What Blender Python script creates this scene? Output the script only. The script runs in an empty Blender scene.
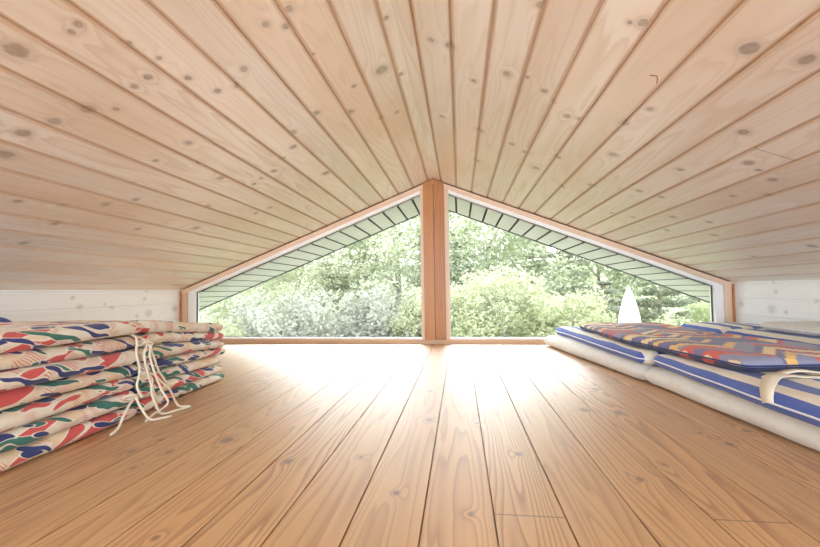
import bpy, math, random
import numpy as np
from mathutils import Vector, Matrix, noise as mnoise
random.seed(7)
rng = np.random.default_rng(11)
SC = bpy.context.scene
COL = SC.collection
PI = math.pi

# ------------------------------------------------------------------ dimensions (metres)
ZR, TS, W = 1.1967, .3958, 1.98          # ridge height, roof slope (tan), half width of the loft
COS = 1 / math.sqrt(1 + TS * TS)
YG, YB = 2.967, -1.05                    # inner face of the gable, rear edge of the loft
ZE = ZR - TS * W                         # eave height
def roof_z(x): return ZR - TS * abs(x)

# ------------------------------------------------------------------ object helpers
def link(name, me, m=None, parent=None):
    o = bpy.data.objects.new(name, me)
    COL.objects.link(o)
    if m is not None and me is not None and not me.materials: me.materials.append(m)
    if parent is not None: o.parent = parent
    return o
def tag(o, label=None, cat=None, group=None, kind=None):
    if label: o['label'] = label
    if cat: o['category'] = cat
    if group: o['group'] = group
    if kind: o['kind'] = kind
    return o
def thing(name, label, cat, loc=(0, 0, 0), rz=0, group=None):
    o = bpy.data.objects.new(name, None); COL.objects.link(o)
    o.location = loc; o.rotation_euler = (0, 0, rz); o.empty_display_size = .1
    return tag(o, label, cat, group)
def struct(name, me, m, parent=None, label=None, cat=None):
    o = link(name, me, m, parent)
    if parent is None: tag(o, label, cat, None, 'structure')
    return o
def mesh(name, v, f, smooth=False):
    me = bpy.data.meshes.new(name)
    me.from_pydata([tuple(map(float, p)) for p in v], [], f)
    me.update()
    if smooth:
        me.polygons.foreach_set('use_smooth', [True] * len(me.polygons))
    return me
class MB:
    def __init__(s): s.v = []; s.f = []
    def box(s, x0, x1, y0, y1, z0, z1):
        return s.prism([(x0, z0), (x1, z0), (x1, z1), (x0, z1)], y0, y1)
    def prism(s, poly, y0, y1):                      # polygon in xz (counter-clockwise), extruded along y
        b = len(s.v); n = len(poly)
        s.v += [(x, y0, z) for x, z in poly] + [(x, y1, z) for x, z in poly]
        s.f.append(list(range(b, b + n)))
        s.f.append(list(range(b + 2 * n - 1, b + n - 1, -1)))
        for i in range(n):
            j = (i + 1) % n
            s.f.append([b + j, b + i, b + n + i, b + n + j])
        return s
    def quadring(s, rings, closed_ends=True, wrap=False):
        b = len(s.v); n = len(rings[0])
        for r in rings: s.v += [tuple(p) for p in r]
        m = len(rings)
        for i in range(m if wrap else m - 1):
            for j in range(n):
                k = (j + 1) % n; i2 = (i + 1) % m
                s.f.append([b + i * n + j, b + i * n + k, b + i2 * n + k, b + i2 * n + j])
        if closed_ends and not wrap:
            s.f.append([b + j for j in range(n - 1, -1, -1)])
            s.f.append([b + (m - 1) * n + j for j in range(n)])
        return s
    def tube(s, pts, rad, n=7, flat=1.0):
        pts = [Vector(p) for p in pts]
        rings = []; up0 = Vector((0.13, 0.21, 1)).normalized()
        for i, p in enumerate(pts):
            t = (pts[min(i + 1, len(pts) - 1)] - pts[max(i - 1, 0)]).normalized()
            a = up0 - t * up0.dot(t)
            if a.length < .15: a = Vector((1, .1, 0)) - t * t.x
            a.normalize(); c = t.cross(a)
            r = rad[i] if isinstance(rad, (list, tuple)) else rad
            rings.append([p + a * (r * math.cos(2 * PI * k / n)) * flat + c * (r * math.sin(2 * PI * k / n)) for k in range(n)])
        return s.quadring(rings)
    def mesh(s, name, smooth=False): return mesh(name, s.v, s.f, smooth)
def spline(pts, k=6):                                # Catmull-Rom through the points
    P = [Vector(p) for p in pts]; P = [P[0]] + P + [P[-1]]; out = []
    for i in range(1, len(P) - 2):
        a, b, c, d = P[i - 1:i + 3]
        for j in range(k):
            t = j / k
            out.append(.5 * ((2 * b) + (c - a) * t + (2 * a - 5 * b + 4 * c - d) * t * t + (3 * b - a - 3 * c + d) * t ** 3))
    out.append(P[-2]); return out

# ------------------------------------------------------------------ node helpers
class NT:
    def __init__(s, name):
        s.m = bpy.data.materials.new(name); s.m.use_nodes = True
        s.t = s.m.node_tree; s.t.nodes.clear()
        s.out = s.t.nodes.new('ShaderNodeOutputMaterial')
    def new(s, typ, **kw):
        n = s.t.nodes.new(typ)
        for k, v in kw.items(): setattr(n, k, v)
        return n
    def put(s, sock, v):
        if hasattr(v, 'is_output') or isinstance(v, bpy.types.NodeSocket): s.t.links.new(v, sock)
        elif v is not None:
            if sock.type == 'RGBA' and len(v) == 3: v = (*v, 1)
            sock.default_value = v
    def math(s, op, a, b=None, c=None, clamp=False):
        n = s.new('ShaderNodeMath', operation=op, use_clamp=clamp)
        for i, v in enumerate((a, b, c)):
            if v is not None: s.put(n.inputs[i], v)
        return n.outputs[0]
    def vec(s, op, a, b=None):
        n = s.new('ShaderNodeVectorMath', operation=op)
        s.put(n.inputs[0], a)
        if b is not None:
            if op == 'SCALE': s.put(n.inputs['Scale'], b)
            else: s.put(n.inputs[1], b)
        return n.outputs['Value'] if op in ('DISTANCE', 'LENGTH', 'DOT_PRODUCT') else n.outputs[0]
    def comb(s, x, y, z):
        n = s.new('ShaderNodeCombineXYZ')
        for i, v in enumerate((x, y, z)): s.put(n.inputs[i], v)
        return n.outputs[0]
    def sep(s, v):
        n = s.new('ShaderNodeSeparateXYZ'); s.put(n.inputs[0], v); return n.outputs
    def obj(s): return s.new('ShaderNodeTexCoord').outputs['Object']
    def noise(s, v, scale=1, detail=2, rough=.5, dist=0, color=False):
        n = s.new('ShaderNodeTexNoise'); s.put(n.inputs['Vector'], v)
        n.inputs['Scale'].default_value = scale; n.inputs['Detail'].default_value = detail
        n.inputs['Roughness'].default_value = rough; n.inputs['Distortion'].default_value = dist
        return n.outputs['Color' if color else 'Fac']
    def white(s, w):
        n = s.new('ShaderNodeTexWhiteNoise', noise_dimensions='1D'); s.put(n.inputs['W'], w)
        return s.sep(n.outputs['Color'])
    def voro(s, v, scale=1, rnd=1, metric='EUCLIDEAN'):
        n = s.new('ShaderNodeTexVoronoi', distance=metric); s.put(n.inputs['Vector'], v)
        n.inputs['Scale'].default_value = scale; n.inputs['Randomness'].default_value = rnd
        return n.outputs['Distance'], s.sep(n.outputs['Color']), n.outputs['Position']
    def ramp(s, f, lo, hi, a=0., b=1.):                # smooth step
        n = s.new('ShaderNodeMapRange', interpolation_type='SMOOTHSTEP')
        for i, v in enumerate((f, lo, hi, a, b)): s.put(n.inputs[i], v)
        return n.outputs[0]
    def mix(s, f, a, b, mode='MIX'):
        n = s.new('ShaderNodeMix', data_type='RGBA', blend_type=mode)
        s.put(n.inputs[0], f); s.put(n.inputs[6], a); s.put(n.inputs[7], b)
        return n.outputs[2]
    def bump(s, h, strength, dist):
        n = s.new('ShaderNodeBump'); n.inputs['Strength'].default_value = strength; n.inputs['Distance'].default_value = dist
        s.put(n.inputs['Height'], h); return n.outputs[0]
    def pbr(s, color, rough=.5, normal=None, spec=.5, coat=0, coat_rough=.2, coat_ior=1.5, sheen=0, metal=0):
        n = s.new('ShaderNodeBsdfPrincipled')
        s.put(n.inputs['Base Color'], color); s.put(n.inputs['Roughness'], rough)
        n.inputs['Specular IOR Level'].default_value = spec
        n.inputs['Coat Weight'].default_value = coat; n.inputs['Coat Roughness'].default_value = coat_rough
        n.inputs['Coat IOR'].default_value = coat_ior; n.inputs['Sheen Weight'].default_value = sheen; n.inputs['Metallic'].default_value = metal
        if normal is not None: s.put(n.inputs['Normal'], normal)
        s.t.links.new(n.outputs[0], s.out.inputs[0]); return s.m

# knots of the pine boards: (x, y, radius) in metres on the ceiling halves and the floor
KL = [(-0.741, 0.74, 0.029), (-0.609, 0.752, 0.0132), (-0.633, 0.76, 0.0106), (-0.619, 0.959, 0.0147), (-0.665, 0.966, 0.0132), (-0.553, 1.024, 0.0137), (-0.558, 0.921, 0.0094), (-0.881, 0.95, 0.0199), (-0.962, 0.938, 0.0231), (-0.755, 1.008, 0.0121), (-0.797, 0.964, 0.0233), (-0.574, 0.845, 0.0087), (-1.062, 0.976, 0.0276), (-0.741, 1.29, 0.0172), (-0.798, 1.434, 0.0119), (-0.87, 1.302, 0.0131), (-1.012, 1.366, 0.0092), (-1.097, 1.478, 0.0174), (-1.169, 1.415, 0.0217), (-1.23, 1.304, 0.0135), (-1.261, 1.175, 0.0165), (-1.356, 1.387, 0.0192), (-1.525, 1.416, 0.0197), (-1.291, 1.718, 0.0173), (-1.187, 1.985, 0.0262), (-1.004, 1.804, 0.0178), (-0.305, 0.977, 0.0145), (-0.267, 1.013, 0.0133), (-0.426, 1.088, 0.0162), (-0.247, 1.16, 0.0094), (-0.238, 0.967, 0.0158), (-0.24, 1.568, 0.0199), (-0.082, 1.395, 0.0309), (-0.023, 1.158, 0.011), (-0.024, 1.474, 0.0139), (-0.186, 1.412, 0.0135), (-0.149, 1.73, 0.0163), (-0.08, 1.742, 0.0136), (-0.477, 1.14, 0.0132), (-0.528, 1.122, 0.0149), (-0.346, 1.469, 0.0189), (-0.461, 1.521, 0.0196), (-0.502, 1.628, 0.0157), (-0.575, 1.684, 0.0136), (-0.819, 1.611, 0.0212), (-0.719, 1.774, 0.0115), (-0.768, 1.798, 0.0146), (-0.653, 1.762, 0.0171), (-0.508, 1.632, 0.0184), (-0.499, 2.035, 0.0259), (-0.86, 2.152, 0.0174), (-0.937, 2.141, 0.0173)]
KR = [(0.163, 1.233, 0.023), (0.239, 1.398, 0.015), (0.338, 1.293, 0.0197), (0.456, 1.326, 0.0159), (0.494, 1.376, 0.0103), (0.554, 1.44, 0.0172), (0.595, 1.433, 0.0128), (0.279, 1.807, 0.0221), (0.396, 1.276, 0.0116), (0.104, 1.232, 0.0154), (0.114, 1.787, 0.0166), (0.376, 0.961, 0.0146), (0.563, 0.939, 0.0083), (0.586, 0.929, 0.0164), (0.79, 0.92, 0.0262), (0.967, 1.226, 0.0191), (0.737, 1.25, 0.0146), (0.888, 0.909, 0.0204), (0.819, 0.835, 0.0059), (0.712, 1.371, 0.0201), (1.08, 1.381, 0.0195), (1.122, 1.407, 0.0139), (1.187, 1.441, 0.0181), (0.977, 1.574, 0.0158), (0.974, 1.904, 0.0193), (1.057, 1.892, 0.0164), (1.198, 1.653, 0.014), (1.249, 1.558, 0.0174), (1.309, 2.004, 0.0171), (1.282, 2.326, 0.02), (1.416, 2.157, 0.0214), (1.671, 2.282, 0.0191), (1.638, 1.89, 0.0234), (1.201, 2.095, 0.021), (1.102, 2.298, 0.0167), (0.284, 2.225, 0.0203), (0.715, 2.189, 0.0195), (0.608, 1.823, 0.0217), (0.809, 2.027, 0.0239), (1.015, 2.351, 0.0171), (1.103, 2.295, 0.01), (0.767, 1.626, 0.0238), (0.483, 1.884, 0.017), (0.42, 1.841, 0.0167), (0.559, 2.042, 0.0244)]
KF = [(-0.437, 1.028, 0.026), (-0.219, 0.912, 0.0176), (-0.058, 0.951, 0.009), (0.05, 0.791, 0.0105), (0.08, 1.235, 0.0147), (-0.309, 0.613, 0.007), (0.565, 1.373, 0.0244), (0.656, 1.348, 0.0204), (0.19, 0.73, 0.0085), (0.307, 1.0, 0.0129), (0.532, 0.893, 0.0122), (0.613, 0.97, 0.0096), (0.829, 1.107, 0.0135), (0.932, 1.209, 0.0147), (0.221, 1.219, 0.008), (-0.782, 2.119, 0.0177), (-0.653, 1.677, 0.0141), (-0.41, 2.051, 0.0224), (-0.217, 1.899, 0.0206), (0.058, 1.585, 0.0126), (0.466, 2.313, 0.012), (0.686, 1.65, 0.0209), (0.79, 2.164, 0.0166), (-0.629, 0.933, 0.0135), (-0.55, 0.848, 0.0098), (-0.535, 0.94, 0.0134), (0.801, 1.183, 0.0087), (-0.616, 1.013, 0.0116)]
KW = [(0.269, 2.891, 0.028), (0.351, 2.591, 0.0157), (0.406, 2.61, 0.0126), (0.237, 2.525, 0.0153), (0.249, 2.628, 0.0318), (0.304, 2.33, 0.0141), (0.369, 2.061, 0.0149), (0.317, 2.106, 0.0204)]

def wood(name, axis, sgn, off, pitch, light, dark, knotc, rough=.5, coat=0, coat_rough=.25, spec=.5, knots=(), joints=(),
         ringK=9, ring_amt=.5, tint=.12, seed=0, rand_knots=(3.0, .82), along=1, knot_mix=.92, fine_amt=.35, bumps=.15, tongue=0, blotch=None, coat_ior=1.5):
    n = NT(name); co = n.sep(n.obj())
    A = co[axis]; Y = co[along]
    if sgn != 1: A = n.math('MULTIPLY', A, sgn)
    u = n.math('DIVIDE', n.math('SUBTRACT', A, off), pitch)
    idn = n.math('FLOOR', u)
    r = n.white(n.math('ADD', idn, seed + .5))
    v = n.comb(n.math('MULTIPLY_ADD', r[0], 7., A), n.math('MULTIPLY_ADD', r[1], 23., Y), n.math('MULTIPLY', r[2], 9.))
    # knots: listed ones, plus small scattered ones
    dk = None
    if knots:
        p2 = n.comb(A, n.math('MULTIPLY', Y, .8), 0.)
        for kx, ky, kr in knots:
            d = n.math('MULTIPLY', n.vec('DISTANCE', p2, (kx * sgn, ky * .8, 0)), 1.5 / kr)
            dk = d if dk is None else n.math('MINIMUM', dk, d)
    if rand_knots:
        vd, vc, vp = n.voro(n.vec('MULTIPLY', v, (1, .7, 1)), rand_knots[0], 1)
        live = n.math('GREATER_THAN', vc[0], rand_knots[1])
        rr = n.math('MULTIPLY_ADD', vc[1], .012, .006)
        d = n.math('ADD', n.math('DIVIDE', vd, n.math('MULTIPLY', rr, rand_knots[0])), n.math('MULTIPLY', n.math('SUBTRACT', 1., live), 50.))
        dk = d if dk is None else n.math('MINIMUM', dk, d)
    wob = n.noise(n.vec('MULTIPLY', v, (60, 40, 1)), 1, 2)
    dk = n.math('MULTIPLY', dk, n.math('MULTIPLY_ADD', wob, .5, .75))
    pull = n.math('POWER', 2.718, n.math('MULTIPLY', dk, -.55))
    n1 = n.noise(n.vec('MULTIPLY', v, (8.5, .5, 1)), 1, 2.5, .4)
    ph = n.math('FRACT', n.math('ADD', n.math('MULTIPLY', n1, float(ringK)), n.math('MULTIPLY', pull, 2.2)))
    ring = n.math('MULTIPLY', n.math('POWER', ph, 2.6), n.ramp(ph, .82, 1., 1., 0.))    # slow early wood, sharp late wood edge
    ring = n.math('MULTIPLY', ring, 1.5)
    streak = n.noise(n.vec('MULTIPLY', v, (30, .8, 1)), 1, 3, .6)
    fine = n.noise(n.vec('MULTIPLY', v, (260, 5, 1)), 1, 2, .6)
    f = n.math('ADD', n.math('MULTIPLY', ring, n.math('MULTIPLY', n.math('MULTIPLY_ADD', r[2], .7, .5), ring_amt)),
               n.math('MULTIPLY', n.math('SUBTRACT', n.math('MULTIPLY_ADD', fine, .4, n.math('MULTIPLY', streak, .9)), .45), fine_amt * 2), clamp=True)
    if blotch:
        light = n.mix(n.math('MULTIPLY', n.ramp(n.noise(n.vec('MULTIPLY', v, (3.5, 1.1, 1)), 1, 2), .42, .72), blotch[3]), light, blotch[:3])
    c = n.mix(f, light, dark)
    tv = n.math('MULTIPLY_ADD', r[1], 2 * tint, 1 - tint)
    tb = n.math('MULTIPLY_ADD', r[0], tint, 1 - tint * .5)
    tc = n.new('ShaderNodeCombineColor')
    for i, s_ in enumerate((tv, n.math('MULTIPLY', tv, n.math('MULTIPLY_ADD', tb, .5, .5)), n.math('MULTIPLY', tv, tb))): n.put(tc.inputs[i], s_)
    c = n.mix(1., c, tc.outputs[0], 'MULTIPLY')
    halo = n.ramp(dk, 1., 2.1, .30, 0.)
    c = n.mix(halo, c, tuple(.45 * a + .55 * b for a, b in zip(dark, knotc)))
    km = n.ramp(dk, .7, 1.1, knot_mix, 0.)
    kc = n.mix(n.math('MULTIPLY', wob, .8), knotc, dark)
    c = n.mix(km, c, kc)
    if tongue:                                       # the tongues in the joints are bare wood, the faces are whitewashed
        fu = n.math('ABSOLUTE', n.math('SUBTRACT', n.math('FRACT', n.math('ADD', u, .5)), .5))
        c = n.mix(n.math('MULTIPLY', n.ramp(fu, tongue, tongue + .02, 1., 0.), .5), c, (.56, .30, .12))
    for jid, jy in joints:
        on = n.math('MULTIPLY', n.math('COMPARE', idn, float(jid), .1), n.math('COMPARE', Y, jy, .0016))
        c = n.mix(n.math('MULTIPLY', on, .75), c, (.06, .03, .015))
    nm = n.bump(n.math('MULTIPLY_ADD', n1, 2.0, n.math('MULTIPLY_ADD', ring, .10, n.math('MULTIPLY', fine, .06))), bumps, .01)
    n.pbr(c, rough, nm, spec, coat, coat_rough, coat_ior)
    return n.m

PC, GR, GL = .1087, .1669, .0378
FP, F0 = .12, .1089
M = {}
C_L, C_D, C_K = (.90, .835, .755), (.72, .575, .435), (.16, .11, .075)
M['ceilL'] = wood('pine_ceiling_left', 0, -1, GL, PC, C_L, C_D, C_K, .5, knots=KL, seed=3, ring_amt=.6, ringK=16, blotch=(.80, .63, .46, .8), coat=1., coat_rough=.40, coat_ior=2.4, spec=.35, tint=.055, tongue=.075)
M['ceilR'] = wood('pine_ceiling_right', 0, 1, GR - PC, PC, C_L, C_D, C_K, .5, knots=KR, seed=40, ring_amt=.6, ringK=16, blotch=(.80, .63, .46, .8), coat=1., coat_rough=.40, coat_ior=2.4, spec=.35, tint=.055, tongue=.075, joints=[(9, 1.29)])
M['floor'] = wood('lacquered_pine_floor', 0, 1, F0, FP, (.61, .36, .16), (.35, .16, .058), (.10, .065, .05), .5, coat=1., coat_rough=.50, coat_ior=1.9,
                  knots=KF, seed=91, ringK=24, ring_amt=1.0, tint=.08, joints=[(1, .734), (4, .752)], rand_knots=(2.6, .86), bumps=.22)
M['white'] = wood('whitewashed_boards', 2, 1, .092, .107, (.93, .935, .95), (.86, .86, .87), (.46, .46, .47), .55, seed=12, ring_amt=.3, tint=.04,
                  rand_knots=(5.5, .6), knot_mix=.6, knots=KW)
M['trim'] = wood('orange_pine_trim', 0, 1, -.5, 1.0, (.76, .57, .42), (.66, .44, .29), (.25, .13, .07), .45, seed=5, ring_amt=.55, rand_knots=(3, .8), ringK=12)
M['post'] = wood('orange_pine_post', 0, 1, 0, .2, (.50, .215, .065), (.35, .125, .035), (.18, .08, .04), .42, seed=8, ring_amt=.6, ringK=14, along=2, rand_knots=(4, .8))
def plain(name, c, rough=.5, spec=.5, amt=.08, scale=20, metal=0):
    n = NT(name); f = n.noise(n.obj(), scale, 3, .6)
    col = n.mix(f, tuple(x * (1 - amt) for x in c), tuple(min(1, x * (1 + amt)) for x in c))
    return n.pbr(col, rough, None, spec, metal=metal)
M['frame'] = plain('white_frame', (.92, .93, .94), .4, .5, .03)  # one even white over the whole frame
M['stop'] = plain('pale_pine_stop', (.76, .60, .46), .5, .4, .06, 60)
M['joint'] = plain('painted_shadow_gap', (.13, .065, .03), .8, .2)  # dark brown standing in for the shade above the trim
M['gasket'] = plain('dark_gasket', (.10, .11, .11), .6)
n = NT('grey_soffit_boards'); q = n.sep(n.obj())
uu = n.math('DIVIDE', n.math('SUBTRACT', n.math('ABSOLUTE', q[0]), .05), .112)
uu = n.math('ABSOLUTE', n.math('SUBTRACT', n.math('FRACT', n.math('ADD', uu, .5)), .5))
fg = n.noise(n.obj(), 9, 3, .6)
M['soffit'] = n.pbr(n.mix(n.ramp(uu, .055, .075, 1., 0.), n.mix(fg, (.62, .595, .60), (.68, .655, .65)), (.07, .07, .06)), .6, None, .3)   # paint, with the shade inside the joints painted dark
M['outwall'] = plain('grey_wall_paint', (.5, .5, .48), .6, .3, .06, 9)
M['fascia'] = plain('dark_fascia_paint', (.13, .14, .13), .6, .3, .06, 9)
M['roof'] = plain('roof_felt', (.12, .12, .12), .9, .2, .2, 9)
n = NT('window_glass')
g = n.new('ShaderNodeBsdfGlossy'); g.inputs['Roughness'].default_value = .02; g.inputs['Color'].default_value = (1, 1, 1, 1)
tr = n.new('ShaderNodeBsdfTransparent'); tr.inputs['Color'].default_value = (.98, .99, .985, 1)
fr = n.new('ShaderNodeFresnel'); fr.inputs['IOR'].default_value = 1.12
mx = n.new('ShaderNodeMixShader'); n.t.links.new(fr.outputs[0], mx.inputs[0]); n.t.links.new(tr.outputs[0], mx.inputs[1]); n.t.links.new(g.outputs[0], mx.inputs[2])
n.t.links.new(mx.outputs[0], n.out.inputs[0]); M['glass'] = n.m

# ------------------------------------------------------------------ floor, ceiling, walls
def board_profile(seams, lo, hi, gap, depth, bev):
    """(u, n) outline of a run of boards; n = 0 is the face, negative is into the gap"""
    P = [(lo, 0)]
    for s in seams:
        if s - gap / 2 - bev <= lo or s + gap / 2 + bev >= hi: continue
        P += [(s - gap / 2 - bev, 0), (s - gap / 2, -bev), (s - gap / 2, -depth), (s + gap / 2, -depth), (s + gap / 2, -bev), (s + gap / 2 + bev, 0)]
    return P + [(hi, 0)]
mb = MB()
pf = board_profile([F0 + FP * i for i in range(-20, 20)], -W - .02, W + .02, .0028, .010, .0004)
mb.prism([(-W - .02, -.05), (W + .02, -.05)] + [(x, z) for x, z in reversed(pf)], YB, YG + .06)
struct('floor', mb.mesh('floor'), M['floor'], None, 'varnished pine plank floor of the loft', 'floor')
for sg, nm, off in ((-1, 'ceiling_left', GL), (1, 'ceiling_right', GR - PC)):
    mb = MB(); seams = [off + PC * i for i in range(0, 20)]
    pf = board_profile(seams, 0, W + .03, .008, .008, .0012)
    low = [(sg * x, ZR - TS * x - zn / COS) for x, zn in pf]
    poly = low + [(sg * (W + .03), ZR - TS * (W + .03) + .12), (0, ZR + .12)]
    if sg < 0: poly = poly[::-1]
    mb.prism(poly, YB, YG + .10)
    struct(nm, mb.mesh(nm), M['ceilL' if sg < 0 else 'ceilR'], None, 'sloping %s half of the pale pine board ceiling' % ('left' if sg < 0 else 'right'), 'ceiling')
for sg, nm in ((-1, 'wall_left'), (1, 'wall_right')):
    pf = board_profile([.092, .199, .306, .400], -.0, ZE + .005, .007, .010, .002)
    poly = [(sg * (W - zn), u) for u, zn in pf]                      # (x, z)
    poly = poly + [(sg * (W + .06), ZE + .005), (sg * (W + .06), 0)]
    poly = [(sg * (W + (-p[1])), p[0]) for p in pf] + [(sg * (W + .06), ZE + .005), (sg * (W + .06), 0)]
    if sg > 0: poly = poly[::-1]
    mb = MB(); mb.prism(poly, YB, YG)
    struct(nm, mb.mesh(nm), M['white'], None, 'low whitewashed board wall on the %s' % ('left' if sg < 0 else 'right'), 'wall')

m_ = MB(); m_.tube([(x, y, ZR - TS * x - .0004) for x, y in ((.672, 1.098), (.686, 1.093), (.693, 1.104), (.699, 1.121))], .0016, 5)  # thin dark tube drawing a small crack in the ceiling
link('ceiling_crack', m_.mesh('ceiling_crack'), M['post'], bpy.data.objects['ceiling_right'])
# ------------------------------------------------------------------ gable windows
def slab(pts, y0, y1):
    m_ = MB(); m_.prism(pts, y0, y1); return m_
# trim lining the gable: slope boards, jambs, sill (each its own piece, long axis = local y)
def beam(name, a, b, w, y0, y1, m, parent=None, side=1):
    """a board whose upper edge runs from a to b (x, z); w = width below that edge; local y runs along it"""
    a = Vector((a[0], 0, a[1])); b = Vector((b[0], 0, b[1])); t = (b - a); L = t.length; t.normalize()
    nn = Vector((-t.z, 0, t.x)) * side
    m_ = MB(); m_.box(-w, 0, 0, L, -(y1 - y0), 0)
    me = m_.mesh(name)
    o = link(name, me, m, parent)
    # local x -> nn (out, up), local y -> t, local z -> x cross y
    zz = nn.cross(t)
    mt = Matrix((( nn.x, t.x, zz.x, a.x), (nn.y, t.y, zz.y, y0), (nn.z, t.z, zz.z, a.z), (0, 0, 0, 1)))
    if zz.y > 0: mt = mt @ Matrix.Translation((0, 0, y1 - y0))
    o.matrix_world = mt
    return o
XJ = 1.955
tn = 0
def trim(o, label):
    tag(o, label, 'trim', None, 'structure')
for sg in (-1, 1):
    sd = 'left' if sg < 0 else 'right'
    tn += 1
    o = beam('trim_%d' % tn, (0, ZR - .001) if sg > 0 else (-W, roof_z(W) - .001), (W, roof_z(W) - .001) if sg > 0 else (0, ZR - .001), .014, YG - .002, YG + .05, M['joint'])  # strip added to draw the shadow line under the ceiling
    trim(o, 'dark strip painted as the shadow gap between the ceiling and the %s window trim' % sd)
    tn += 1
    o = beam('trim_%d' % tn, (0, ZR - .0095) if sg > 0 else (-W, roof_z(W) - .0095), (W, roof_z(W) - .0095) if sg > 0 else (0, ZR - .0095), .029, YG - .012, YG + .05, M['trim'])
    trim(o, 'orange pine trim board along the sloping top of the %s window' % sd)
    tn += 1
    me = slab([(-.016, 0), (.040, 0), (.040, ZE - .03), (-.016, ZE - .03)][::1] if sg > 0 else [(-.040, 0), (.016, 0), (.016, ZE - .03), (-.040, ZE - .03)], 0, .06).mesh('jamb')
    me.transform(Matrix.Translation((sg * (XJ - .014), YG - .010, .034)))
    o = link('trim_%d' % tn, me, M['trim']); trim(o, 'upright pine trim at the outer end of the %s window' % sd)
    tn += 1
    me = slab([(-.0055, 0), (.0055, 0), (.0055, ZE - .014), (-.0055, ZE - .014)], 0, .02).mesh('cover')
    me.transform(Matrix.Translation((sg * (W - .0065), YG - .021, .002)))
    o = link('trim_%d' % tn, me, M['post']); trim(o, 'narrow orange cover strip in the %s corner beside the white wall' % sd)
tn += 1
me = slab([(-W, 0), (W, 0), (W, .030), (-W, .030)], YG - .012, YG + .055).mesh('sill')
n_ = M['sill'] = wood('pine_sill', 2, 1, -.5, 1.0, (.66, .44, .28), (.50, .29, .16), (.2, .1, .05), .45, seed=25, along=0, ring_amt=.5, rand_knots=(3, .85))
trim(link('trim_%d' % tn, me, M['sill']), 'low pine sill running along the floor under both windows')
for sg, x0, x1 in ((-1, -.076, -.0015), (1, .0015, .076)):
    tn += 1
    bv = .004
    def zt(x): return roof_z(x) - .004
    me = slab([(x0, .028), (x1, .028), (x1, zt(x1)), (x0, zt(x0))], YG - .022, YG + .06).mesh('post')
    o = link('trim_%d' % tn, me, M['post']); trim(o, '%s half of the orange pine post between the two windows' % ('left' if sg < 0 else 'right'))
tn += 1
me = slab([(-.0015, .03), (.0015, .03), (.0015, ZR - .02), (-.0015, ZR - .02)], YG - .008, YG + .05).mesh('seam')
trim(link('trim_%d' % tn, me, M['gasket']), 'dark joint between the two halves of the window post')

for k, sg in ((1, -1), (2, 1)):
    sd = 'left' if sg < 0 else 'right'
    w_ = bpy.data.objects.new('window_%d' % k, None); COL.objects.link(w_); w_.location = (sg * 1.0, YG + .04, 0)
    tag(w_, 'triangular %s gable window looking out on the trees' % sd, 'window', None, 'structure')
    inv = Matrix.Translation((-sg * 1.0, -YG - .04, 0))
    def put(nm, m_, mat):
        me = m_.mesh(nm); me.transform(inv); return link(nm, me, mat, w_)
    xi, xo = (.104 if sg > 0 else .096), 1.926
    zb = .042
    top = lambda x, d: roof_z(x) - d
    # frame as one ring: outer polygon and inner (glass) polygon
    dO, dI = .038, .066
    xg = 1.872
    outer = [(xi - .006, .028), (xo, .028), (xo, top(xo, dO)), (xi - .006, top(xi - .006, dO))]
    inner = [(xi + .004, zb), (xg, zb), (xg, top(xg, dI)), (xi + .004, top(xi + .004, dI))]
    ring = MB()
    y0, y1 = YG + .004, YG + .062
    for (a, b) in ((y0, y1),):
        rings = [[(sg * p[0], a, p[1]) for p in outer], [(sg * p[0], a, p[1]) for p in inner],
                 [(sg * p[0], b, p[1]) for p in inner], [(sg * p[0], b, p[1]) for p in outer]]
        ring.quadring(rings, wrap=True)
    put('window_frame', ring, M['frame'])
    st = MB(); xs0, xs1 = .0765, xi + .002
    st.prism([(sg * x, z) for x, z in ([(xs0, .030), (xs1, .030), (xs1, top(xs1, .040)), (xs0, top(xs0, .040))][::sg])], YG - .006, YG + .03)
    put('glazing_stop', st, M['stop'])
    ga = MB(); e = .0045
    i2 = [(inner[0][0] - .001, zb - .001), (xg + .001, zb - .001), (xg + .001, top(xg, dI - .001)), (inner[3][0] - .001, inner[3][1] + .001)]
    i3 = [(inner[0][0] + .001, zb + .003), (xg - .007, zb + .003), (xg - .007, top(xg - .007, dI + .006)), (inner[3][0] + .001, top(inner[3][0], dI + .004))]
    ga.quadring([[(sg * p[0], YG + .030, p[1]) for p in i2], [(sg * p[0], YG + .030, p[1]) for p in i3],
                 [(sg * p[0], YG + .040, p[1]) for p in i3], [(sg * p[0], YG + .040, p[1]) for p in i2]], wrap=True)
    put('gasket', ga, M['gasket'])
    pn = MB(); pn.prism([(sg * p[0], p[1]) for p in (i3[::sg])], YG + .033, YG + .037)
    put('pane', pn, M['glass'])

# outer gable skin around the windows so the loft is closed from outside
m_ = MB()
m_.prism([(-W - .06, -2.7), (W + .06, -2.7), (W + .06, .028), (-W - .06, .028)], YG + .062, YG + .12)
struct('wall_gable', m_.mesh('wall_gable'), M['outwall'], None, 'outer gable wall below the windows', 'wall')
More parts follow.
